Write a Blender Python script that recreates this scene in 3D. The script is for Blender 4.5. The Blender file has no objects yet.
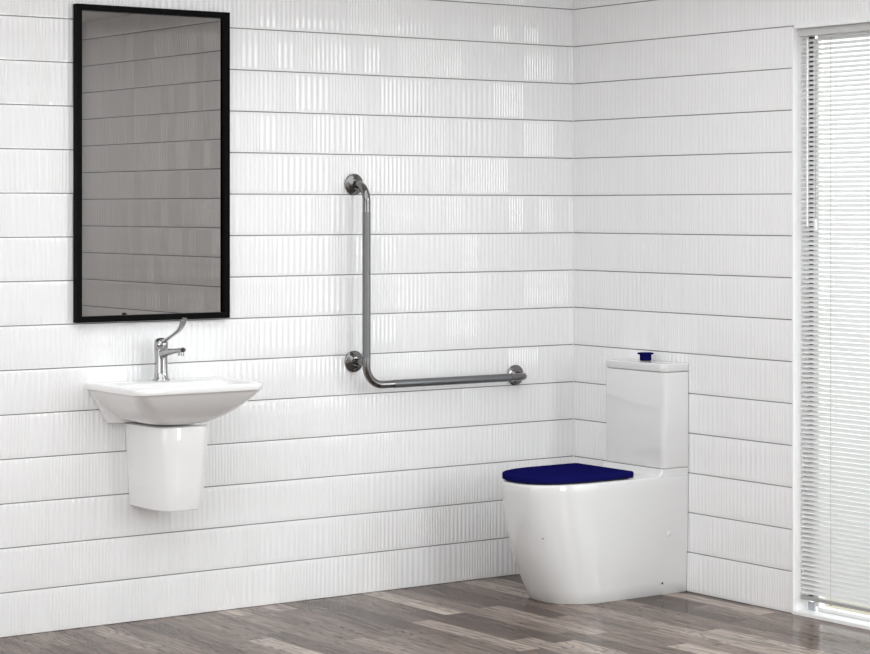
import bpy, bmesh, math, random
import numpy as np
from mathutils import Vector
from math import pi, sin, cos, sqrt, radians

random.seed(7)
sc = bpy.context.scene
col = sc.collection

# ------------------------------------------------------------------ materials
def srgb(r, g, b):
    f = lambda c: ((c/255+0.055)/1.055)**2.4 if c/255 > .04045 else c/255/12.92
    return (f(r), f(g), f(b), 1)

def mat(name, base, rough=.5, metal=0, ior=1.5, coat=0, noise=0.0, nscale=40, trans=0):
    """principled material with a faint procedural mottling of the colour"""
    m = bpy.data.materials.new(name); m.use_nodes = True
    nt = m.node_tree; b = nt.nodes['Principled BSDF']
    b.inputs['Roughness'].default_value = rough
    b.inputs['Metallic'].default_value = metal
    b.inputs['IOR'].default_value = ior
    b.inputs['Coat Weight'].default_value = coat
    b.inputs['Coat Roughness'].default_value = .04
    tc = nt.nodes.new('ShaderNodeTexCoord')
    n = nt.nodes.new('ShaderNodeTexNoise'); n.inputs['Scale'].default_value = nscale
    nt.links.new(tc.outputs['Object'], n.inputs['Vector'])
    mx = nt.nodes.new('ShaderNodeMix'); mx.data_type = 'RGBA'
    mx.inputs['A'].default_value = base
    mx.inputs['B'].default_value = tuple(c*(1-noise) for c in base[:3])+(1,)
    nt.links.new(n.outputs['Fac'], mx.inputs['Factor'])
    nt.links.new(mx.outputs['Result'], b.inputs['Base Color'])
    return m

M = {}
M['tile'] = mat('white_glazed_tile', (.845, .847, .85, 1), .03, ior=1.55, noise=.015, nscale=6)
M['grout'] = mat('grey_grout', (.29, .285, .275, 1), .9, noise=.35, nscale=300)
M['paint'] = mat('white_paint', (.80, .80, .79, 1), .6, noise=.02)
M['grey_paint'] = mat('grey_paint', (.78, .78, .78, 1), .7, noise=.02)
M['ceiling'] = mat('ceiling_paint', (.82, .82, .81, 1), .8, noise=.02)
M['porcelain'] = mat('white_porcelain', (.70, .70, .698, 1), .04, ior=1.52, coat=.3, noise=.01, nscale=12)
M['basin_porcelain_lit'] = mat('basin_porcelain_lit', (.87, .87, .868, 1), .04, ior=1.52, coat=.3, noise=.01, nscale=12)  # lighter copy of the toilet ceramic; missing light put into the colour
M['seam'] = mat('dark_seam', (.03, .03, .03, 1), .6, noise=.2)
M['blue'] = mat('navy_blue_plastic', srgb(20, 20, 80), .3, noise=.06, nscale=25)
M['chrome'] = mat('chrome', (.62, .61, .60, 1), .06, metal=1, noise=.05)
M['steel'] = mat('satin_stainless', (.22, .214, .21, 1), .11, metal=1, noise=.08, nscale=60)
M['black'] = mat('black_frame', (.006, .006, .006, 1), .35, noise=.3)
M['mirror'] = mat('tinted_mirror_glass', (.285, .272, .262, 1), .0, metal=1, noise=.0)
M['upvc'] = mat('white_window_frame', (.86, .86, .86, 1), .3, noise=.01)
M['slat'] = mat('white_blind_slat', (.78, .78, .775, 1), .45, noise=.02)
M['gasket'] = mat('dark_gasket', (.10, .09, .075, 1), .7, noise=.3)
M['cord'] = mat('beige_cord', (.52, .46, .40, 1), .9, noise=.3, nscale=400)
M['rail_grey'] = mat('pale_grey_rail', (.55, .545, .54, 1), .4, noise=.03)
M['rail_dark'] = mat('grey_rail', (.36, .35, .345, 1), .4, noise=.03)
M['terrace'] = mat('pale_sandstone', (.48, .44, .34, 1), .9, noise=.12, nscale=3)
M['ground'] = mat('grey_ground', (.25, .245, .24, 1), .9, noise=.2, nscale=2)
M['label_blue'] = mat('grey_aluminium', (.45, .47, .50, 1), .5, noise=.1)

M['blue'].node_tree.nodes['Principled BSDF'].inputs['Specular IOR Level'].default_value = .0
M['black'].node_tree.nodes['Principled BSDF'].inputs['Specular IOR Level'].default_value = .02
# knurled grip section of the rail
def grip_mat():
    m = mat('peened_grip_steel', (.20, .207, .215, 1), .38, metal=.85, noise=.15, nscale=900)
    nt = m.node_tree; b = nt.nodes['Principled BSDF']
    tc = nt.nodes.new('ShaderNodeTexCoord'); v = nt.nodes.new('ShaderNodeTexVoronoi')
    v.inputs['Scale'].default_value = 450
    bp = nt.nodes.new('ShaderNodeBump'); bp.inputs['Strength'].default_value = .35; bp.inputs['Distance'].default_value = .0006
    nt.links.new(tc.outputs['Object'], v.inputs['Vector']); nt.links.new(v.outputs['Distance'], bp.inputs['Height'])
    nt.links.new(bp.outputs['Normal'], b.inputs['Normal'])
    return m
M['grip'] = grip_mat()

def glass_mat():
    m = bpy.data.materials.new('window_glass'); m.use_nodes = True; nt = m.node_tree
    nt.nodes.clear()
    o = nt.nodes.new('ShaderNodeOutputMaterial'); t = nt.nodes.new('ShaderNodeBsdfTransparent')
    t.inputs['Color'].default_value = (.95, .97, .96, 1)
    g = nt.nodes.new('ShaderNodeBsdfGlossy'); g.inputs['Roughness'].default_value = .0
    fr = nt.nodes.new('ShaderNodeValue'); fr.outputs[0].default_value = .06
    mx = nt.nodes.new('ShaderNodeMixShader')
    nt.links.new(fr.outputs[0], mx.inputs[0]); nt.links.new(t.outputs[0], mx.inputs[1]); nt.links.new(g.outputs[0], mx.inputs[2])
    nt.links.new(mx.outputs[0], o.inputs['Surface'])
    return m
M['glass'] = glass_mat()

def slat_mat():
    m = M['slat']; nt = m.node_tree; b = nt.nodes['Principled BSDF']
    o = nt.nodes['Material Output']
    tr = nt.nodes.new('ShaderNodeBsdfTranslucent'); tr.inputs['Color'].default_value = (.8, .8, .79, 1)
    mx = nt.nodes.new('ShaderNodeMixShader'); mx.inputs[0].default_value = .12
    nt.links.new(b.outputs[0], mx.inputs[1]); nt.links.new(tr.outputs[0], mx.inputs[2]); nt.links.new(mx.outputs[0], o.inputs['Surface'])
slat_mat()

def floor_mat():
    m = bpy.data.materials.new('grey_brown_wood_planks'); m.use_nodes = True
    nt = m.node_tree; N = nt.nodes.new; L = nt.links.new
    b = nt.nodes['Principled BSDF']
    tc = N('ShaderNodeTexCoord'); sp = N('ShaderNodeSeparateXYZ'); L(tc.outputs['Object'], sp.inputs[0])
    def math_(op, a, c=None, v=None):
        n = N('ShaderNodeMath'); n.operation = op
        if hasattr(a, 'links'): L(a, n.inputs[0])
        else: n.inputs[0].default_value = a
        if c is not None:
            if hasattr(c, 'links'): L(c, n.inputs[1])
            else: n.inputs[1].default_value = c
        if v is not None: n.inputs[2].default_value = v
        return n.outputs[0]
    W, LN = .09, .62
    u = math_('DIVIDE', math_('ADD', sp.outputs['X'], 1.926), W)
    iu = math_('FLOOR', u); fu = math_('SUBTRACT', u, iu)
    wn = N('ShaderNodeTexWhiteNoise'); wn.noise_dimensions = '1D'; L(math_('ADD', iu, 31.7), wn.inputs['W'])
    vv = math_('ADD', math_('DIVIDE', sp.outputs['Y'], LN), math_('MULTIPLY', wn.outputs['Value'], 7.0))
    iv = math_('FLOOR', vv); fv = math_('SUBTRACT', vv, iv)
    idv = N('ShaderNodeCombineXYZ'); L(iu, idv.inputs[0]); L(iv, idv.inputs[1])
    w2 = N('ShaderNodeTexWhiteNoise'); w2.noise_dimensions = '2D'; L(idv.outputs[0], w2.inputs['Vector'])
    tone = N('ShaderNodeValToRGB'); L(w2.outputs['Value'], tone.inputs[0])
    e = tone.color_ramp.elements
    e[0].position = 0; e[0].color = PLANK[0]
    e[1].position = 1; e[1].color = PLANK[3]
    x1 = e.new(.3); x1.color = PLANK[1]
    x2 = e.new(.75); x2.color = PLANK[2]
    # grain: stretched along the plank, offset per plank
    off = N('ShaderNodeVectorMath'); off.operation = 'MULTIPLY_ADD'
    L(w2.outputs['Color'], off.inputs[0]); off.inputs[1].default_value = (13, 17, 5); L(tc.outputs['Object'], off.inputs[2])
    mp = N('ShaderNodeMapping'); mp.inputs['Scale'].default_value = (9, 1.15, 1); L(off.outputs[0], mp.inputs['Vector'])
    n1 = N('ShaderNodeTexNoise'); n1.inputs['Scale'].default_value = 1.3; n1.inputs['Detail'].default_value = 3; n1.inputs['Distortion'].default_value = .5
    L(mp.outputs[0], n1.inputs['Vector'])
    rings = math_('SINE', math_('MULTIPLY', n1.outputs['Fac'], 85.0))
    rings = math_('MULTIPLY_ADD', rings, .5, .5)
    rings = math_('POWER', rings, 3.0)
    mp2 = N('ShaderNodeMapping'); mp2.inputs['Scale'].default_value = (95, 4, 1); L(off.outputs[0], mp2.inputs['Vector'])
    n2 = N('ShaderNodeTexNoise'); n2.inputs['Scale'].default_value = 1.0; n2.inputs['Detail'].default_value = 5
    L(mp2.outputs[0], n2.inputs['Vector'])
    mp3 = N('ShaderNodeMapping'); mp3.inputs['Scale'].default_value = (14, 2.2, 1); L(off.outputs[0], mp3.inputs['Vector'])
    n3 = N('ShaderNodeTexNoise'); n3.inputs['Scale'].default_value = 1.0; n3.inputs['Detail'].default_value = 4
    L(mp3.outputs[0], n3.inputs['Vector'])
    g = math_('ADD', math_('MULTIPLY', n2.outputs['Fac'], 1.9), math_('MULTIPLY', rings, -.5))
    g = math_('ADD', g, math_('MULTIPLY', n3.outputs['Fac'], 1.1))
    g = math_('ADD', g, -.36)
    # joints
    d1 = math_('MINIMUM', fu, math_('SUBTRACT', 1.0, fu))
    d2 = math_('MULTIPLY', math_('MINIMUM', fv, math_('SUBTRACT', 1.0, fv)), LN/W)
    d = math_('MINIMUM', d1, d2)
    j = N('ShaderNodeMapRange'); j.inputs['From Min'].default_value = .004; j.inputs['From Max'].default_value = .016
    j.inputs['To Min'].default_value = .55; j.inputs['To Max'].default_value = 1; L(d, j.inputs['Value'])
    g = math_('MULTIPLY', math_('MULTIPLY', g, .86), j.outputs[0])
    vm = N('ShaderNodeVectorMath'); vm.operation = 'SCALE'; L(tone.outputs['Color'], vm.inputs[0]); L(g, vm.inputs['Scale'])
    L(vm.outputs[0], b.inputs['Base Color'])
    rr = N('ShaderNodeMapRange'); rr.inputs['To Min'].default_value = .08; rr.inputs['To Max'].default_value = .18
    L(n2.outputs['Fac'], rr.inputs['Value']); L(rr.outputs[0], b.inputs['Roughness'])
    b.inputs['IOR'].default_value = 1.45; b.inputs['Specular IOR Level'].default_value = .05
    bp = N('ShaderNodeBump'); bp.inputs['Strength'].default_value = .12; bp.inputs['Distance'].default_value = .0008
    L(g, bp.inputs['Height']); L(bp.outputs[0], b.inputs['Normal'])
    return m
PLANK = [srgb(84, 71, 64), srgb(108, 94, 86), srgb(130, 116, 107), srgb(170, 157, 147)]
M['floor'] = floor_mat()

# ------------------------------------------------------------------ helpers
def link(name, me, m, parent=None, smooth=False, angle=None):
    me.name = name
    for mm in (m if isinstance(m, (list, tuple)) else [m]): me.materials.append(mm)
    if smooth:
        me.polygons.foreach_set('use_smooth', [True]*len(me.polygons))
        if angle: me.set_sharp_from_angle(angle=radians(angle))
    o = bpy.data.objects.new(name, me); col.objects.link(o)
    if parent:
        o.parent = parent; o.matrix_parent_inverse = parent.matrix_basis.inverted()
    return o

def from_bm(name, bm, m, parent=None, smooth=False, angle=40, bevel=0, seg=3):
    bmesh.ops.recalc_face_normals(bm, faces=bm.faces)
    me = bpy.data.meshes.new(name); bm.to_mesh(me); bm.free()
    o = link(name, me, m, parent, smooth, angle)
    if bevel:
        b = o.modifiers.new('bevel', 'BEVEL'); b.width = bevel; b.segments = seg; b.limit_method = 'ANGLE'; b.angle_limit = radians(35)
        b.harden_normals = True
        me.polygons.foreach_set('use_smooth', [True]*len(me.polygons))
    return o

def box(bm, x0, x1, y0, y1, z0, z1):
    v = [bm.verts.new((x, y, z)) for x in (x0, x1) for y in (y0, y1) for z in (z0, z1)]
    for f in ((0, 1, 3, 2), (4, 6, 7, 5), (0, 4, 5, 1), (2, 3, 7, 6), (0, 2, 6, 4), (1, 5, 7, 3)):
        bm.faces.new([v[i] for i in f])

def loft(bm, rings, cap0=True, cap1=True):
    vs = [[bm.verts.new(p) for p in r] for r in rings]
    n = len(rings[0])
    for a, b in zip(vs, vs[1:]):
        for i in range(n):
            bm.faces.new((a[i], a[(i+1) % n], b[(i+1) % n], b[i]))
    if cap0: bm.faces.new(vs[0][::-1])
    if cap1: bm.faces.new(vs[-1])
    return vs

def tube(bm, pts, r, n=24, cap=True, squash=None):
    """swept tube through points; r number or list; squash (w,t) lists for flat sections"""
    P = [Vector(p) for p in pts]; rings = []
    up = None
    for i, p in enumerate(P):
        t = (P[min(i+1, len(P)-1)]-P[max(i-1, 0)]).normalized()
        if up is None:
            ref = Vector((0, 0, 1)) if abs(t.z) < .9 else Vector((1, 0, 0))
            up = (ref - t*ref.dot(t)).normalized()
        else:
            up = (up - t*up.dot(t)).normalized()
        s = t.cross(up)
        ra, rb = (r[i] if isinstance(r, list) else r), (r[i] if isinstance(r, list) else r)
        if squash: ra, rb = squash[i]
        rings.append([tuple(p + up*ra*cos(2*pi*k/n) + s*rb*sin(2*pi*k/n)) for k in range(n)])
    loft(bm, rings, cap, cap)

def lathe(bm, prof, origin, axis='z', n=40):
    """prof: list of (radius, height along axis)"""
    rings = []
    for r, h in prof:
        ring = []
        for k in range(n):
            a = 2*pi*k/n
            c, s = r*cos(a), r*sin(a)
            p = {'z': (c, s, h), 'y-': (c, -h, s), 'x-': (-h, c, s)}[axis]
            ring.append((origin[0]+p[0], origin[1]+p[1], origin[2]+p[2]))
        rings.append(ring)
    loft(bm, rings)

def thing(name, label, cat, loc, group=None):
    o = bpy.data.objects.new(name, None); col.objects.link(o); o.location = loc
    o.empty_display_size = .1
    o['label'] = label; o['category'] = cat
    if group: o['group'] = group
    return o

def structure(o, label=None):
    o['kind'] = 'structure'
    if label: o['label'] = label
    return o

def arc3(c, r, a0, a1, ux, uy, n=10):
    c = Vector(c); ux = Vector(ux); uy = Vector(uy)
    return [tuple(c + ux*r*cos(a0+(a1-a0)*i/n) + uy*r*sin(a0+(a1-a0)*i/n)) for i in range(n+1)]

# ------------------------------------------------------------------ tiled walls
TW, TH, AMP = .07614, .15, .0018
ROWS = {  # tile kinds on the main wall, counted leftwards from the corner (column 0 is the cut tile)
 15: '3336363443344634443634',
 14: '4436364344433344666 '.replace(' ', ''),
}
# rows written right to left: c0,c1,c2,...c21
ROWS = {
 15: '3 3 4 3 6 3 4 3 3 4 6 3 4 3 3 6 4 4 3 3 4 4',
 14: '3 4 3 6 4 6 3 4 3 3 4 4 6 6 6 3 3 3 4 3 4 4',
 13: '6 3 6 6 3 4 3 4 6 6 6 6 3 4 3 4 4 6 3 6 3 4',
 12: '3 4 3 3 6 6 3 3 3 4 4 4 4 3 6 6 3 3 6 4 4 4',
 11: '4 3 6 6 3 4 3 3 4 6 4 6 3 3 4 3 4 6 4 3 6 3',
 10: '3 4 3 4 3 6 6 6 3 6 3 4 4 4 6 6 3 3 3 4 4 4',
 9:  '6 3 6 3 6 4 3 3 6 4 3 6 6 4 3 3 6 3 4 4 4 3',
 8:  '3 4 3 3 4 4 4 6 4 3 3 3 4 3 4 6 3 3 3 4 4 4',
 7:  '3 6 6 6 4 3 3 6 4 4 4 4 6 6 3 3 3 4 4 6 6 6',
 6:  '6 3 4 3 4 4 4 6 6 3 3 3 4 4 6 6 6 3 3 3 4 4',
 5:  '6 4 3 6 6 3 4 3 4 3 6 6 6 6 4 4 4 3 6 4 3 3',
 4:  '3 4 3 4 3 3 4 6 3 4 3 4 4 4 6 4 4 6 6 3 3 4',
 3:  '3 3 4 3 4 6 3 3 4 3 3 4 6 4 3 4 3 6 3 6 6 6',
}
ROWS = {k: [int(c) for c in v.split()] for k, v in ROWS.items()}

def tiled_wall(name, P, u0, u1, z1, ufirst, kinds, skip=None, ns=10):
    """P(u, z, h) -> xyz, u runs along the wall, h out of it. Each tile is a body with raised rounded ribs."""
    V, F, MI, SM = [], [], [], []
    nv = 0
    g = .0019   # half the horizontal joint
    edges = [u0]
    k = 0
    while True:
        e = ufirst + k*TW
        if e > u0+.002 and e < u1-.002: edges.append(e)
        if e >= u1: break
        k += 1
    edges.append(u1)
    def quadgrid(pts, nu, nvv, smooth):
        nonlocal nv
        V.append(pts)
        idx = np.arange(nu*nvv).reshape(nu, nvv) + nv
        f = np.stack([idx[:-1, :-1], idx[1:, :-1], idx[1:, 1:], idx[:-1, 1:]], -1).reshape(-1, 4)
        F.append(f); MI.append(np.zeros(len(f), int)); SM.append(np.full(len(f), smooth))
        nv += nu*nvv
    nrow = int(math.ceil(z1/TH))
    for r in range(nrow):
        for c in range(len(edges)-1):
            ua, ub = edges[c], edges[c+1]
            za, zb = r*TH+g, min((r+1)*TH-g, z1)
            pieces = [(ua, ub, za, zb)]
            if skip: pieces = skip(ua, ub, za, zb)
            n = kinds(r, c)
            # full tile extents set the rib phase even on cut tiles
            fa = ufirst + (math.floor((ua+1e-4-ufirst)/TW))*TW
            p = TW/n
            for (a, b, zl, zh) in pieces:
                i0 = int(math.floor((a-fa+1e-5)/p)); i1 = int(math.ceil((b-fa-1e-5)/p))
                for i in range(i0, i1):
                    ra, rb = max(a, fa+i*p), min(b, fa+(i+1)*p)
                    if rb-ra < 1e-4: continue
                    m = max(2, int(round(ns*(rb-ra)/p)))
                    us = np.linspace(ra, rb, m+1)
                    d = (us-(fa+(i+.5)*p))/p
                    prof = .5*(1+np.cos(2*pi*d))
                    end = .016 if n == 3 else (.013 if n == 4 else .009)
                    E = [0, .25, .5, .75, 1]
                    zz = [zl] + [zl+end*e for e in E[1:]] + [zh-end*e for e in E[:0:-1]] + [zh]
                    zz = np.array(zz)
                    dd = np.minimum(zz-(r*TH+g), (r+1)*TH-g-zz)/end
                    fade = np.clip(dd, 0, 1); fade = fade*fade*(3-2*fade)
                    H = {3: .00178, 4: .0017, 6: .00172}[n]*prof[:, None]*fade[None, :]
                    # skirts down to the grout
                    U = np.repeat(us[:, None], len(zz)+2, 1)
                    Z = np.repeat(np.concatenate([[zl], zz, [zh]])[None, :], len(us), 0)
                    Hh = np.concatenate([np.full((len(us), 1), -.003), H, np.full((len(us), 1), -.003)], 1)
                    pts = P(U, Z, Hh).reshape(-1, 3)
                    quadgrid(pts, len(us), len(zz)+2, True)
    verts = np.concatenate(V); faces = np.concatenate(F)
    # grout bed behind the tiles
    gb = []
    pieces = [(u0, u1, 0, z1)] if not skip else skip(u0, u1, 0, z1)
    gv, gf = [], []
    for (a, b, zl, zh) in pieces:
        s = len(verts)+len(gv)
        for (uu, zz_, hh) in ((a, zl, -.0028), (b, zl, -.0028), (b, zh, -.0028), (a, zh, -.0028)):
            gv.append(np.array(P(np.array(uu), np.array(zz_), np.array(hh))).reshape(3))
        gf.append([s, s+1, s+2, s+3])
    verts = np.concatenate([verts, np.array(gv)]); nf = len(faces)
    faces = np.concatenate([faces, np.array(gf)])
    me = bpy.data.meshes.new(name)
    me.from_pydata(verts.tolist(), [], faces.tolist())
    mi = np.zeros(len(faces), dtype=np.int32); mi[nf:] = 1
    me.materials.append(M['tile']); me.materials.append(M['grout'])
    me.polygons.foreach_set('material_index', mi)
    me.polygons.foreach_set('use_smooth', np.ones(len(faces), dtype=bool))
    bm = bmesh.new(); bm.from_mesh(me)
    # sharp edge where the face turns down to the joint
    for e in bm.edges:
        if len(e.link_faces) == 2 and e.link_faces[0].normal.angle(e.link_faces[1].normal, 0) > radians(60): e.smooth = False
    bm.to_mesh(me); bm.free()
    o = bpy.data.objects.new(name, me); col.objects.link(o)
    return o

def stackP(f):
    def P(U, Z, H):
        x, y, z = f(U, Z, H)
        return np.stack(np.broadcast_arrays(x, y, z), -1)
    return P

rk = random.Random(3)
KL = {}
def kinds_left(r, c):
    if r in ROWS and c < len(ROWS[r]): return ROWS[r][c]
    return KL.setdefault((r, c), rk.choice([3, 4, 4, 6, 3, 6]))
rk2 = random.Random(11); KR = {}
def kinds_right(r, c):
    return KR.setdefault((r, c), rk2.choice([3, 4, 6, 6, 4, 3]))

CH = 2.50                # ceiling height
W0, W1, WH = 1.239, 2.76, 2.093   # window in the right wall (distance from the corner, head height)
RD = 4.42                # room depth along y

wl = tiled_wall('wall_left', stackP(lambda U, Z, H: (-U, -H, Z)), 0, 3.62, CH, .0227, kinds_left, ns=12)
structure(wl, 'wall of glossy white ribbed tiles behind the mirror, basin and grab rail')

def skip_r(a, b, zl, zh):
    out = []
    if a < W0: out.append((a, min(b, W0), zl, zh))
    if b > W1: out.append((max(a, W1), b, zl, zh))
    la, lb = max(a, W0), min(b, W1)
    if lb > la and zh > WH+.0085: out.append((la, lb, max(zl, WH+.0085), zh))
    return [p for p in out if p[1]-p[0] > 1e-4 and p[3]-p[2] > 1e-4]
wr = tiled_wall('wall_right', stackP(lambda U, Z, H: (-H, -U, Z)), 0, RD, CH, .0535, kinds_right, skip=skip_r, ns=8)
structure(wr, 'shaded wall of white ribbed tiles behind the toilet, beside the window')

# masonry behind the tiles, side wall, front wall, ceiling, floor
def slab(name, boxes, m, label=None):
    bm = bmesh.new()
    for b in boxes: box(bm, *b)
    return structure(from_bm(name, bm, m), label)
T = .16
EX0, EY0 = -7.6, -8.6     # the room opens to a larger space on the camera's side
slab('wall_left', [(-3.62, .003+T, .0031, T, 0, CH), (EX0, -3.62, -.0005, T, 0, CH)], M['paint'], 'masonry behind the mirror wall')
slab('wall_right', [(.0031, T, -W0, .003, 0, CH), (.0031, T, -W1, -W0, WH, CH), (.0031, T, -RD-T, -W1, 0, CH)], M['paint'], 'masonry behind the toilet wall')
slab('wall_side', [(EX0-T, EX0, EY0-T, T, 0, CH)], M['grey_paint'])
slab('wall_back', [(EX0, -2.68, EY0-T, EY0, 0, CH)], M['grey_paint'])
slab('wall_partition', [(-2.68, -2.68+T, EY0-T, -RD-T, 0, CH)], M['grey_paint'])
# front wall with an added opening and bars, shaped for the tile streaks
FX0, FX1, FZ0, FZ1 = -.78, -.10, .36, 2.47
slab('wall_front', [(-2.68, FX0, -RD-T, -RD, 0, CH), (FX1, .003, -RD-T, -RD, 0, CH),
                    (FX0, FX1, -RD-T, -RD, 0, FZ0), (FX0, FX1, -RD-T, -RD, FZ1, CH)], M['tile'])
fw = slab('added_opening_bars', [(FX0, FX1, -RD-.10, -RD-.04, .978, 1.03), (FX0, FX1, -RD-.10, -RD-.04, 1.114, 1.138)], M['upvc'])
slab('ceiling', [(EX0-T, T, -RD-T, T, CH+.0005, CH+.15), (EX0-T, -2.68+T, EY0-T, -RD-T, CH+.0005, CH+.15)], M['ceiling'])
slab('floor', [(EX0-T, T, -RD-T, T, -.12, 0), (EX0-T, -2.68+T, EY0-T, -RD-T, -.12, 0)], M['floor'], 'grey-brown wood plank floor')
slab('ground', [(-2.5, 1.35, -12, -RD-T-.01, -.16, -.04)], M['ground'])
slab('terrace', [(T+.02, 1.35, -RD-T, 3, -.14, -.03)], M['terrace'], 'pale sandstone terrace outside the window')

# ------------------------------------------------------------------ window in the right wall
win = bpy.data.objects.new('window_1', None); col.objects.link(win); win.location = (.06, -(W0+W1)/2, 0)
structure(win, 'tall white-framed window with glass behind the lowered blind')
def part_boxes(name, boxes, m, parent, bevel=0, label=None):
    bm = bmesh.new()
    for b in boxes: box(bm, *b)
    o = from_bm(name, bm, m, parent, bevel=bevel)
    if label: o['label'] = label
    return o
e = .002
# lining of the opening
part_boxes('jamb', [(-.008, .14, -W0-.010, -W0-e*.5, 0, WH-.001)], M['upvc'], win, .001)
part_boxes('jamb', [(-.008, .14, -W1+e*.5, -W1+.014, 0, WH-.001)], M['upvc'], win, .001)
part_boxes('head', [(-.006, .14, -W1+.014, -W0-.0105, WH-.004, WH+.0083)], M['upvc'], win, .001)
part_boxes('sill', [(-.012, .14, -W1+.014, -W0-.0105, 0.0005, .014)], M['upvc'], win, .0015)
# inner stop bead
part_boxes('stop_bead', [(.002, .007, -W0-.0135, -W0-.0105, .015, WH-.04)], M['upvc'], win, .001)
part_boxes('stop_bead', [(.002, .007, -W1+.0141, -W1+.017, .015, WH-.04)], M['upvc'], win, .001)
# sash: stiles, gasket, pane, track
ya, yb = -W0-.015, -W1+.015
sx0, sx1 = .055, .068
part_boxes('stile', [(sx0, sx1, ya-.008, ya, .015, WH-.010)], M['upvc'], win, .002)
part_boxes('stile', [(sx0, sx1, yb, yb+.050, .015, WH-.015)], M['upvc'], win, .002)
part_boxes('gasket', [(sx0+.003, sx1-.001, ya-.0295, ya-.0085, .045, WH-.02)], M['gasket'], win, 0, 'dark strip along the sash')
part_boxes('inner_stile', [(sx0, sx1, ya-.058, ya-.030, .028, WH-.045)], M['upvc'], win, .002)
part_boxes('rail', [(sx0, sx1, yb+.05, ya-.05, .015, .027)], M['upvc'], win, .002)
part_boxes('rail', [(sx0, sx1, yb+.05, ya-.05, WH-.045, WH-.015)], M['upvc'], win, .002)
part_boxes('corner_bracket', [(sx0-.008, sx0-.0005, ya-.045, ya-.012, .015, .042)], M['label_blue'], win, .001)
part_boxes('pane', [(.059, .063, yb+.0505, ya-.0585, .0275, WH-.045)], M['glass'], win)

# ------------------------------------------------------------------ venetian blind
bl = thing('venetian_blind', 'white horizontal-slat venetian blind lowered over the tall window', 'blind', (.035, -(W0+W1)/2, WH-.015))
by0, by1 = -W0-.016, -W1+.022
bxc = .034
part_boxes('headrail', [(.014, .054, by1, by0+.008, WH-.031, WH-.0045)], M['rail_grey'], bl, .001, 'pale grey headrail')
pitch, sw = .0168, .025
ztop, zbot = WH-.046, .076
ns_ = int((ztop-zbot)/pitch)
V_, F_ = [], []
tilt = radians(28)     # room side edge low
for i in range(ns_+1):
    zc = ztop - i*pitch
    s = len(V_)
    K = 6
    for layer in (0, 1):
        for y in (by0, by1):
            for k in range(K+1):
                t = -.5 + k/K
                crown = .0022*(1-(2*t)**2) - layer*.0004
                lx = t*sw
                x = bxc + lx*cos(tilt) - crown*sin(tilt)
                z = zc + lx*sin(tilt) + crown*cos(tilt)
                V_.append((x, y, z))
    n = K+1
    for k in range(K):
        F_.append((s+k, s+k+1, s+n+k+1, s+n+k))
        F_.append((s+2*n+k, s+3*n+k, s+3*n+k+1, s+2*n+k+1))
        F_.append((s+k, s+2*n+k, s+2*n+k+1, s+k+1))
        F_.append((s+n+k, s+n+k+1, s+3*n+k+1, s+3*n+k))
    F_.append((s, s+n, s+3*n, s+2*n)); F_.append((s+K, s+2*n+K, s+3*n+K, s+n+K))
me = bpy.data.meshes.new('slats'); me.from_pydata(V_, [], F_)
link('slats', me, M['slat'], bl)
zr = .056
part_boxes('bottom_rail', [(bxc-.012, bxc+.012, by1, by0, zr-.003, zr+.010)], M['rail_dark'], bl, .002, 'pale grey bottom rail')
for yy in (-W0-.165, -(W0+W1)/2, -W1+.165):
    for xx in (bxc-.0135, bxc+.0135):
        bm = bmesh.new(); tube(bm, [(xx, yy, zr+.008), (xx, yy, WH-.042)], .0008, 6)
        from_bm('ladder_cord', bm, M['cord'], bl)
    part_boxes('cord_clip', [(bxc-.0145, bxc-.0118, yy-.006, yy+.006, zr-.006, zr+.012)], M['cord'], bl, .001)
bm = bmesh.new(); tube(bm, [(.010, -W0-.062, WH-.045), (.008, -W0-.062, 1.385)], .0030, 8)
from_bm('tilt_wand', bm, M['upvc'], bl, True)
bm = bmesh.new(); tube(bm, [(.012, -W0-.102, WH-.045), (.010, -W0-.102, 1.41)], .0010, 6)
cd = from_bm('pull_cord', bm, M['cord'], bl)
bm = bmesh.new(); lathe(bm, [(.002, 1.412), (.0045, 1.405), (.0065, 1.375), (.005, 1.370)], (.010, -W0-.102, 0), 'z', 14)
ts = from_bm('tassel', bm, M['upvc'], cd, True)

# ------------------------------------------------------------------ mirror
mx0, mx1, mz0, mz1 = -2.2205, -1.6135, 1.0545, 2.152
mr = thing('wall_mirror', 'tall black-framed rectangular mirror on the tiled wall above the basin', 'mirror', ((mx0+mx1)/2, 0, mz0))
fwid, fd = .021, .030
bm = bmesh.new()
yb_ = -.0024
def frame(bm, x0, x1, z0, z1, w, yfront, yback):
    o = [(x0, z0), (x1, z0), (x1, z1), (x0, z1)]; i = [(x0+w, z0+w), (x1-w, z0+w), (x1-w, z1-w), (x0+w, z1-w)]
    R = [[(x, yback, z) for x, z in o], [(x, yfront, z) for x, z in o], [(x, yfront, z) for x, z in i], [(x, yback, z) for x, z in i]]
    vs = [[bm.verts.new(p) for p in r] for r in R]
    for a in range(4):
        A, B = vs[a], vs[(a+1) % 4]
        for k in range(4): bm.faces.new((A[k], A[(k+1) % 4], B[(k+1) % 4], B[k]))
frame(bm, mx0, mx1, mz0, mz1, fwid, -fd, yb_)
from_bm('frame', bm, M['black'], mr, bevel=.0012)
part_boxes('glass', [(mx0+fwid+.0004, mx1-fwid-.0004, -.013, yb_-.0005, mz0+fwid+.0004, mz1-fwid-.0004)], M['mirror'], mr)

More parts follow.
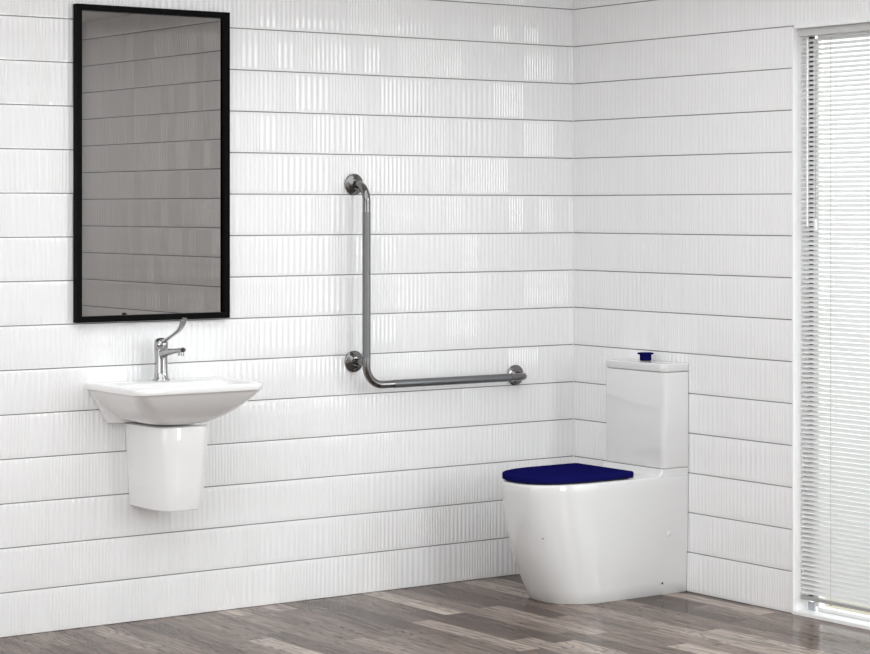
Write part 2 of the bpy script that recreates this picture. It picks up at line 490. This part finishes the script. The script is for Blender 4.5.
# ------------------------------------------------------------------ outline helper for ceramic shapes
def dshape(xf, xb, yc, w, xc, n=2.4, rb=.02, K=72, z=0):
    """plan outline: superelliptic front towards -x, straight sides, rounded back corners"""
    pts = []
    a = xc-xf
    for k in range(K//2+1):       # front arc from +y side round to -y side
        t = pi/2 + pi*k/(K//2)
        c, s = cos(t), sin(t)
        pts.append((xc + a*math.copysign(abs(c)**(2/n), c), yc + w*math.copysign(abs(s)**(2/n), s), z))
    m = K//8
    for k in range(1, m): pts.append((xc+(xb-rb-xc)*k/m, yc-w, z))
    for k in range(m+1): t = -pi/2 + (pi/2)*k/m; pts.append((xb-rb+rb*cos(t), yc-w+rb+rb*sin(t), z))
    for k in range(m+1): t = (pi/2)*k/m; pts.append((xb-rb+rb*cos(t), yc+w-rb+rb*sin(t), z))
    for k in range(m-1, 0, -1): pts.append((xc+(xb-rb-xc)*k/m, yc+w, z))
    return pts

# ------------------------------------------------------------------ toilet
yc = -.518
wc = thing('toilet', 'white close-coupled back-to-wall toilet with a navy seat lid in the corner', 'toilet', (-.35, yc, 0))
def lerp(a, b, t): return a+(b-a)*t
bm = bmesh.new()
lv = [ # z, xf, xc, w, n, xb
 (0.000, -.603, -.40, .158, 2.3, -.004), (.004, -.608, -.40, .161, 2.3, -.003), (.05, -.631, -.41, .1630, 2.3, -.003),
 (.11, -.660, -.42, .1655, 2.35, -.003), (.18, -.687, -.43, .168, 2.4, -.003), (.26, -.707, -.44, .170, 2.45, -.003),
 (.34, -.723, -.45, .1710, 2.5, -.003), (.41, -.729, -.455, .1715, 2.5, -.003), (.436, -.731, -.455, .1715, 2.5, -.003),
 (.442, -.7295, -.455, .170, 2.5, -.004), (.4445, -.726, -.455, .1665, 2.5, -.007)]
rings = [dshape(xf+.020, xb, yc, w, xc, n, .004, z=z) for z, xf, xc, w, n, xb in lv]
loft(bm, rings)
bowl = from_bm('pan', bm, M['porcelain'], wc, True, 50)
# raised deck that carries the cistern
bm = bmesh.new()
def rrect(x0, x1, y0, y1, r, z, K=8, back=None):
    P = []
    rb = r if back is None else back
    for (cx_, cy_, a0, q) in ((x1-rb, y1-rb, 0, rb), (x0+r, y1-r, pi/2, r), (x0+r, y0+r, pi, r), (x1-rb, y0+rb, 1.5*pi, rb)):
        for k in range(K+1):
            a = a0 + pi/2*k/K; P.append((cx_+q*cos(a), cy_+q*sin(a), z))
    return P
dk = []
for t in range(9):
    q = t/8; s = (1-cos(q*pi/2))            # concave fillet up to the cistern
    dk.append(rrect(-.162+.026*sin(q*pi/2), -.003, yc-.1712, yc+.1712, .010, .4425+.0285*s, back=.003))
loft(bm, dk)
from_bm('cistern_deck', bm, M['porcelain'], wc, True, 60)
# seat and lid
bm = bmesh.new()
sl = [dshape(-.703+o, -.275-o, yc, .1665-o, -.455, 2.5, .014, z=z) for z, o in ((.4452, .007), (.4465, .006), (.4495, .006), (.450, .008))]
loft(bm, sl)
st = from_bm('seat', bm, M['seam'], wc, True, 40); st['label'] = 'thin seat under the lid, coloured dark as the shadow gap'  # dark colour stands in for the shadow between lid and pan
bm = bmesh.new()
sl = [dshape(-.709+o, -.268-o, yc, .172-o, -.455, 2.5, .014, z=z+(z-.450)*.15) for z, o in
      ((.4502, .003), (.4512, .001), (.453, 0), (.4655, 0), (.4685, .0008), (.4705, .003), (.4712, .006), (.4718, .03), (.4720, .06))]
loft(bm, sl)
ld = from_bm('lid', bm, M['blue'], wc, True, 50); ld['label'] = 'closed navy blue seat lid'
for s in (-1, 1):
    bm = bmesh.new(); lathe(bm, [(.010, 0), (.011, .001), (.011, .008), (.010, .009)], (-.262, yc+s*.075, .4447), 'z', 20)
    from_bm('hinge', bm, M['blue'], wc, True)
# cistern body, cover and button
bm = bmesh.new()
tx0 = -.131; ty0, ty1 = yc-.1725, yc+.173
loft(bm, [rrect(tx0+.0025+o, -.003, ty0+.0015+o, ty1-.0015-o, .023, z, back=.003) for z, o in ((.4715, .004), (.4735, .001), (.478, 0), (.60, -.001), (.830, -.002), (.832, 0))])
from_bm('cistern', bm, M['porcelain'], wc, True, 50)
bm = bmesh.new()
loft(bm, [rrect(tx0+o, -.003, ty0-.001+o, ty1+.001-o, .025, z, back=.003) for z, o in ((.8335, .006), (.8340, .003), (.836, .0008), (.839, 0), (.859, 0), (.8625, .001), (.8645, .004), (.8652, .010))])
from_bm('cistern_cover', bm, M['porcelain'], wc, True, 50)
bx, byy = -.062, -.512
bm = bmesh.new(); lathe(bm, [(.024, .8653), (.0245, .8665), (.022, .868)], (bx, byy, 0)); cr = from_bm('button_collar', bm, M['chrome'], wc, True, 40); cr['label'] = 'chrome collar under the flush button'
bm = bmesh.new(); lathe(bm, [(.020, .8682), (.0222, .870), (.0225, .874), (.0225, .889), (.0305, .8905), (.0315, .893), (.0310, .8955), (.029, .8965)], (bx, byy, 0))
fb = from_bm('flush_button', bm, M['blue'], wc, True, 50); fb['label'] = 'navy blue raised flush button'
# side fixings
def side_y(z): return yc-.1695
bm = bmesh.new(); lathe(bm, [(.0115, 0), (.0115, .0012), (.0105, .002)], (-.098, yc-.1688, .228), 'y-', 24)
from_bm('fixing_cap', bm, M['porcelain'], wc, True)
bm = bmesh.new(); lathe(bm, [(.0042, 0), (.0042, .0006)], (-.127, yc-.1632, .044), 'y-', 16)
fh = from_bm('screw_hole', bm, M['seam'], wc); fh['label'] = 'small dark screw hole low on the side'
bm = bmesh.new(); lathe(bm, [(.0017, -.004), (.0017, .0035)], (-.652, yc-.108, .250), 'y-', 10)
dh = from_bm('drain_dot', bm, M['seam'], wc); dh['label'] = 'tiny dark dot on the front of the pan'

# ------------------------------------------------------------------ wash basin
bc = -1.917; BW = .2535; BZ = .846
bs = thing('wash_basin', 'white wall-hung wash basin with a half pedestal shroud below the mirror', 'basin', (bc, 0, .40))
def basin_ring(hw, yf, yb, r, z, K=10):
    return rrect(bc-hw, bc+hw, yf, yb, r, z, K)
def basin_ring2(hw, yf, yb, r, z, K=10):
    """front corners radius r, back corners nearly square"""
    P = []
    for (cx_, cy_, a0, rr) in ((bc+hw-.004, yb-.004, 0, .004), (bc-hw+.004, yb-.004, pi/2, .004), (bc-hw+r, yf+r, pi, r), (bc+hw-r, yf+r, 1.5*pi, r)):
        for k in range(K+1):
            a = a0 + pi/2*k/K; P.append((cx_+rr*cos(a), cy_+rr*sin(a), z))
    return P
bm = bmesh.new()
YF = -.371; Yb = -.0026
rings = []
for i in range(15):                 # hull from the bottom up
    u = i/14
    q = (1-(1-u)**2.0)**.5 if u < 1 else 1
    q = .5*u + .5*q
    hw = lerp(.085, BW-.004, q); yf = lerp(-.225, YF+.004, q)
    rings.append(basin_ring2(hw, yf, Yb-.02*(1-u), lerp(.082, .045, u**.7), lerp(.703, BZ-.0235, u)))
rings.append(basin_ring2(BW-.001, YF+.001, Yb, .044, BZ-.0225))
rings.append(basin_ring2(BW, YF, Yb, .044, BZ-.020))
rings.append(basin_ring2(BW, YF, Yb, .044, BZ-.003))
rings.append(basin_ring2(BW-.001, YF+.001, Yb, .043, BZ-.0008))
rings.append(basin_ring2(BW-.003, YF+.003, Yb-.002, .042, BZ))
# inner bowl
rings.append(basin_ring(BW-.020, YF+.020, -.128, .05, BZ-.0004))
rings.append(basin_ring(BW-.026, YF+.025, -.133, .05, BZ-.004))
for i in range(1, 9):
    u = i/8
    hw = (BW-.026)*(1-.55*u**2.2); yf = lerp(YF+.025, -.27, u**2); yb = lerp(-.133, -.20, u**2)
    rings.append(basin_ring(hw, yf, yb, .05*(1-u*.5), BZ-.004-.095*sin(u*pi/2)))
loft(bm, rings)
from_bm('bowl', bm, M['basin_porcelain_lit'], bs, True, 45)
# back apron against the wall
bm = bmesh.new()
pr = [(-BW+.004, BZ-.022), (BW-.004, BZ-.022), (BW-.075, .703), (-BW+.075, .703)]
loft(bm, [[(bc+x, y, z) for x, z in pr] for y in (-.034, Yb)])
from_bm('back_apron', bm, M['basin_porcelain_lit'], bs, bevel=.004)
# half pedestal
bm = bmesh.new()
def dsh2(w, yf, z, n=3.8, K=56):
    sc_ = bc+.0065
    P = [(sc_+w, -.0026, z)]
    ycc = -.10
    for k in range(K+1):
        t = -pi*k/K
        c, s = cos(t), sin(t)
        P.append((sc_ + w*math.copysign(abs(c)**(2/n), c), ycc + (ycc-yf)*math.copysign(abs(s)**(2/n), s), z))
    P.append((sc_-w, -.0026, z))
    return P
ps = []
for z, o in ((.409, .005), (.411, .001), (.416, 0), (.50, 0), (.60, 0), (.692, 0), (.6965, .0015), (.698, .005)):
    t = (z-.41)/.29
    ps.append(dsh2(lerp(.092, .1115, t)-o, lerp(-.238, -.262, t)+o, z))
loft(bm, ps)
from_bm('shroud', bm, M['basin_porcelain_lit'], bs, True, 45)
bm = bmesh.new(); lathe(bm, [(.021, BZ-.1005), (.021, BZ-.0965), (.016, BZ-.0950)], (bc, -.235, 0))
from_bm('waste_outlet', bm, M['chrome'], bs, True, 40)

# ------------------------------------------------------------------ tap
fx, fy = -1.914, -.068
M['tapchrome'] = mat('tap_chrome', (.43, .425, .425, 1), .04, metal=1, noise=.03)
tp = thing('lever_tap', 'chrome single-lever basin tap with a long curved handle on the white basin', 'tap', (fx, fy, BZ))
bm = bmesh.new(); lathe(bm, [(.030, BZ+.0003), (.030, BZ+.005), (.0255, BZ+.009), (.0235, BZ+.03), (.0225, BZ+.085), (.024, BZ+.106), (.024, BZ+.110)], (fx, fy, 0))
from_bm('body', bm, M['tapchrome'], tp, True, 50)
bm = bmesh.new()
sp = []; sq = []
for i in range(13):
    u = i/12
    sp.append((fx, fy-.005-.150*u, BZ+.093 + .022*u**.8))
    sq.append((lerp(.017, .0085, min(1, u*1.25)**.7), lerp(.018, .0125, u)))
tube(bm, sp, 0, 20, squash=sq)
from_bm('spout', bm, M['tapchrome'], tp, True, 50)
bm = bmesh.new(); lathe(bm, [(.0105, BZ+.094), (.0105, BZ+.108), (.009, BZ+.112)], (fx, fy-.143, 0), 'z', 24)
from_bm('aerator', bm, M['tapchrome'], tp, True, 50)
bm = bmesh.new(); lathe(bm, [(.022, BZ+.1105), (.0245, BZ+.114), (.0245, BZ+.134), (.021, BZ+.144), (.010, BZ+.149), (.004, BZ+.1498)], (fx, fy, 0))
from_bm('cartridge_cap', bm, M['tapchrome'], tp, True, 50)
bm = bmesh.new(); lathe(bm, [(.0215, BZ+.1098), (.0215, BZ+.1115)], (fx, fy, 0))
o = from_bm('reflection_ring', bm, M['seam'], tp, True, 50); o['label'] = 'dark ring under the cap in place of its black reflection'  # dark reflection in the chrome cap, modelled as a ring
bm = bmesh.new(); lathe(bm, [(.0078, .1535), (.0078, .1565)], (fx, fy, BZ+.1147), 'y-', 20)
o = from_bm('spout_reflection', bm, M['seam'], tp, True, 50); o['label'] = 'dark disc on the spout end in place of a reflection'  # dark reflection at the spout tip, modelled as a disc
bm = bmesh.new()
ctl = [(-.004, .140, .010, .015), (.022, .146, .008, .013), (.045, .154, .0055, .010), (.075, .166, .0045, .009), (.105, .178, .0045, .0095), (.130, .190, .0045, .011), (.148, .205, .0045, .012), (.160, .222, .0045, .012), (.168, .232, .003, .009)]
# smooth the handle path
def smooth_path(c, n):
    out = []
    for i in range(len(c)-1):
        p0, p1, p2, p3 = c[max(i-1, 0)], c[i], c[i+1], c[min(i+2, len(c)-1)]
        for k in range(n):
            t = k/n
            out.append(tuple(.5*((2*b)+(-a+cc)*t+(2*a-5*b+4*cc-d)*t*t+(-a+3*b-3*cc+d)*t**3) for a, b, cc, d in zip(p0, p1, p2, p3)))
    out.append(c[-1]); return out
cp = smooth_path(ctl, 4)
tube(bm, [(fx, fy-a, BZ+b-.007) for a, b, c_, d in cp], 0, 16, squash=[(c_, d) for a, b, c_, d in cp])
from_bm('lever', bm, M['tapchrome'], tp, True, 50)

# ------------------------------------------------------------------ grab rail
gr = thing('grab_rail', 'L-shaped brushed steel grab rail fixed to the tiled wall beside the toilet', 'grab rail', (-1.063, 0, .79))
gx, gd, gr_ = -1.064, -.090, .0150
zt, zl, zh_ = 1.538, .790, .875
xr = -.300
R1 = .062
Z3, X3, Y3 = (0, 0, 1), (1, 0, 0), (0, 1, 0)
wall_y = -.0024
pth = [(gx, -.010, zt), (gx, gd+R1, zt)]
pth += arc3((gx, gd+R1, zt-R1), R1, 0, pi/2, Z3, (0, -1, 0), 12)[1:]
top = pth + [(gx, gd, 1.434)]
RB = .072
c = (gx+RB, gd, zl+RB)
bend = [(gx, gd, .892)] + arc3(c, RB, 0, pi/2, (-1, 0, 0), (0, 0, -1), 14) + [(-.944, gd, zl)]
rt = [(-.392, gd, zl), (xr-R1*.8, gd, zl)] + arc3((xr-R1*.8, gd+R1*.8, zl), R1*.8, 0, pi/2, (0, -1, 0), X3, 12)[1:] + [(xr, -.010, zl)]
bm = bmesh.new(); tube(bm, top, gr_, 28); from_bm('rail_tube', bm, M['steel'], gr, True, 60)
bm = bmesh.new(); tube(bm, bend, gr_, 28); from_bm('rail_tube', bm, M['steel'], gr, True, 60)
bm = bmesh.new(); tube(bm, rt, gr_, 28); from_bm('rail_tube', bm, M['steel'], gr, True, 60)
bm = bmesh.new(); tube(bm, [(gx, gd, 1.434), (gx, gd, .892)], gr_+.0004, 28)
o = from_bm('grip_sleeve', bm, M['grip'], gr, True, 60); o['label'] = 'matt textured grip section of the upright bar'
bm = bmesh.new(); tube(bm, [(-.944, gd, zl), (-.392, gd, zl)], gr_+.0004, 28)
o = from_bm('grip_sleeve', bm, M['grip'], gr, True, 60); o['label'] = 'matt textured grip section of the level bar'
bm = bmesh.new(); tube(bm, [(gx, -.010, zh_), (gx, gd+.006, zh_)], .0125, 24); from_bm('stub', bm, M['steel'], gr, True, 60)
for (x, z) in ((gx, zt), (gx, zh_), (xr, zl)):
    bm = bmesh.new(); lathe(bm, [(.0385, .0024), (.040, .004), (.040, .0085), (.0385, .0105), (.034, .0120), (.022, .0165), (.0185, .020), (.0165, .0205)], (x, 0, z), 'y-', 48)
    from_bm('flange', bm, M['steel'], gr, True, 35)

# ------------------------------------------------------------------ light
w = bpy.data.worlds.new('daylight'); sc.world = w; w.use_nodes = True
nt = w.node_tree; bg = nt.nodes['Background']
bg.inputs['Strength'].default_value = 1.0
# overcast sky, much brighter towards the south-south-east than elsewhere
tc = nt.nodes.new('ShaderNodeTexCoord'); sx = nt.nodes.new('ShaderNodeSeparateXYZ')
nt.links.new(tc.outputs['Generated'], sx.inputs[0])
mr_ = nt.nodes.new('ShaderNodeMapRange'); mr_.interpolation_type = 'SMOOTHSTEP'
mr_.inputs['From Min'].default_value = -.45; mr_.inputs['From Max'].default_value = -.85
mr_.inputs['To Min'].default_value = 0; mr_.inputs['To Max'].default_value = 1
nt.links.new(sx.outputs['Y'], mr_.inputs['Value'])
ma_ = nt.nodes.new('ShaderNodeMath'); ma_.operation = 'MULTIPLY_ADD'; ma_.inputs[1].default_value = -.15
nt.links.new(sx.outputs['Y'], ma_.inputs[0]); nt.links.new(sx.outputs['X'], ma_.inputs[2])
m2_ = nt.nodes.new('ShaderNodeMapRange'); m2_.interpolation_type = 'SMOOTHSTEP'
m2_.inputs['From Min'].default_value = -.05; m2_.inputs['From Max'].default_value = .05
nt.links.new(ma_.outputs[0], m2_.inputs['Value'])
m3_ = nt.nodes.new('ShaderNodeMath'); m3_.operation = 'MULTIPLY'
nt.links.new(mr_.outputs[0], m3_.inputs[0]); nt.links.new(m2_.outputs[0], m3_.inputs[1])
m4_ = nt.nodes.new('ShaderNodeMath'); m4_.operation = 'MULTIPLY_ADD'; m4_.inputs[1].default_value = 5.6; m4_.inputs[2].default_value = 1.4
nt.links.new(m3_.outputs[0], m4_.inputs[0])
vs_ = nt.nodes.new('ShaderNodeVectorMath'); vs_.operation = 'SCALE'; vs_.inputs[0].default_value = (.965, .98, 1)
nt.links.new(m4_.outputs[0], vs_.inputs['Scale']); nt.links.new(vs_.outputs[0], bg.inputs['Color'])
def portal(loc, rot, sx, sy):
    l = bpy.data.lights.new('window_portal', 'AREA'); l.shape = 'RECTANGLE'; l.size = sx; l.size_y = sy
    l.cycles.is_portal = True
    o = bpy.data.objects.new('window_portal', l); col.objects.link(o); o.location = loc; o.rotation_euler = rot
portal(((FX0+FX1)/2, -RD-T-.005, (FZ0+FZ1)/2), (radians(90), 0, 0), FX1-FX0, FZ1-FZ0)
portal((T+.01, -(W0+W1)/2, WH/2), (radians(90), 0, radians(90)), W1-W0, WH)

def ceiling_fill(x, y, sx, sy, P, up=False, c=(.96, .98, 1)):  # unseen area light added below the ceiling as ambient fill
    l = bpy.data.lights.new('ceiling_fill', 'AREA'); l.shape = 'RECTANGLE'; l.size = sx; l.size_y = sy
    l.energy = P; l.color = c
    o = bpy.data.objects.new('ceiling_fill', l); col.objects.link(o); o.location = (x, y, 2.0 if up else CH-.03)
    if up: o.rotation_euler = (pi, 0, 0)
ceiling_fill(-2.55, -2.5, 4.0, 3.6, 62)
ceiling_fill(-5.6, -4.4, 2.8, 6.0, 110)
l = bpy.data.lights.new('side_fill', 'AREA'); l.shape = 'RECTANGLE'; l.size = 5.0; l.size_y = 1.7; l.energy = 42; l.color = (.97, .985, 1)  # unseen fill added at the far side wall to lift right wall and basin
o = bpy.data.objects.new('side_fill', l); col.objects.link(o); o.location = (EX0+.1, -4.0, 1.0); o.rotation_euler = (radians(90), 0, radians(-90))

# ------------------------------------------------------------------ camera
cam = bpy.data.cameras.new('camera'); co = bpy.data.objects.new('camera', cam); col.objects.link(co)
co.location = (-5.6125, -6.876, 1.4475); co.rotation_euler = (radians(90), 0, -math.atan2(.5824, .8129))
cam.lens = 2197/870*36; cam.sensor_width = 36; cam.sensor_fit = 'HORIZONTAL'
cam.shift_y = (208.6-327)/870
cam.clip_end = 200
sc.camera = co
sc.view_settings.view_transform = 'Standard'; sc.view_settings.look = 'None'
sc.view_settings.gamma = 1; sc.view_settings.use_curve_mapping = False
sc.view_settings.exposure = 0.33
sc.cycles.use_adaptive_sampling = False; sc.cycles.caustics_reflective = False; sc.cycles.sample_clamp_indirect = 6
sc.cycles.max_bounces = 10; sc.cycles.diffuse_bounces = 6; sc.cycles.glossy_bounces = 5
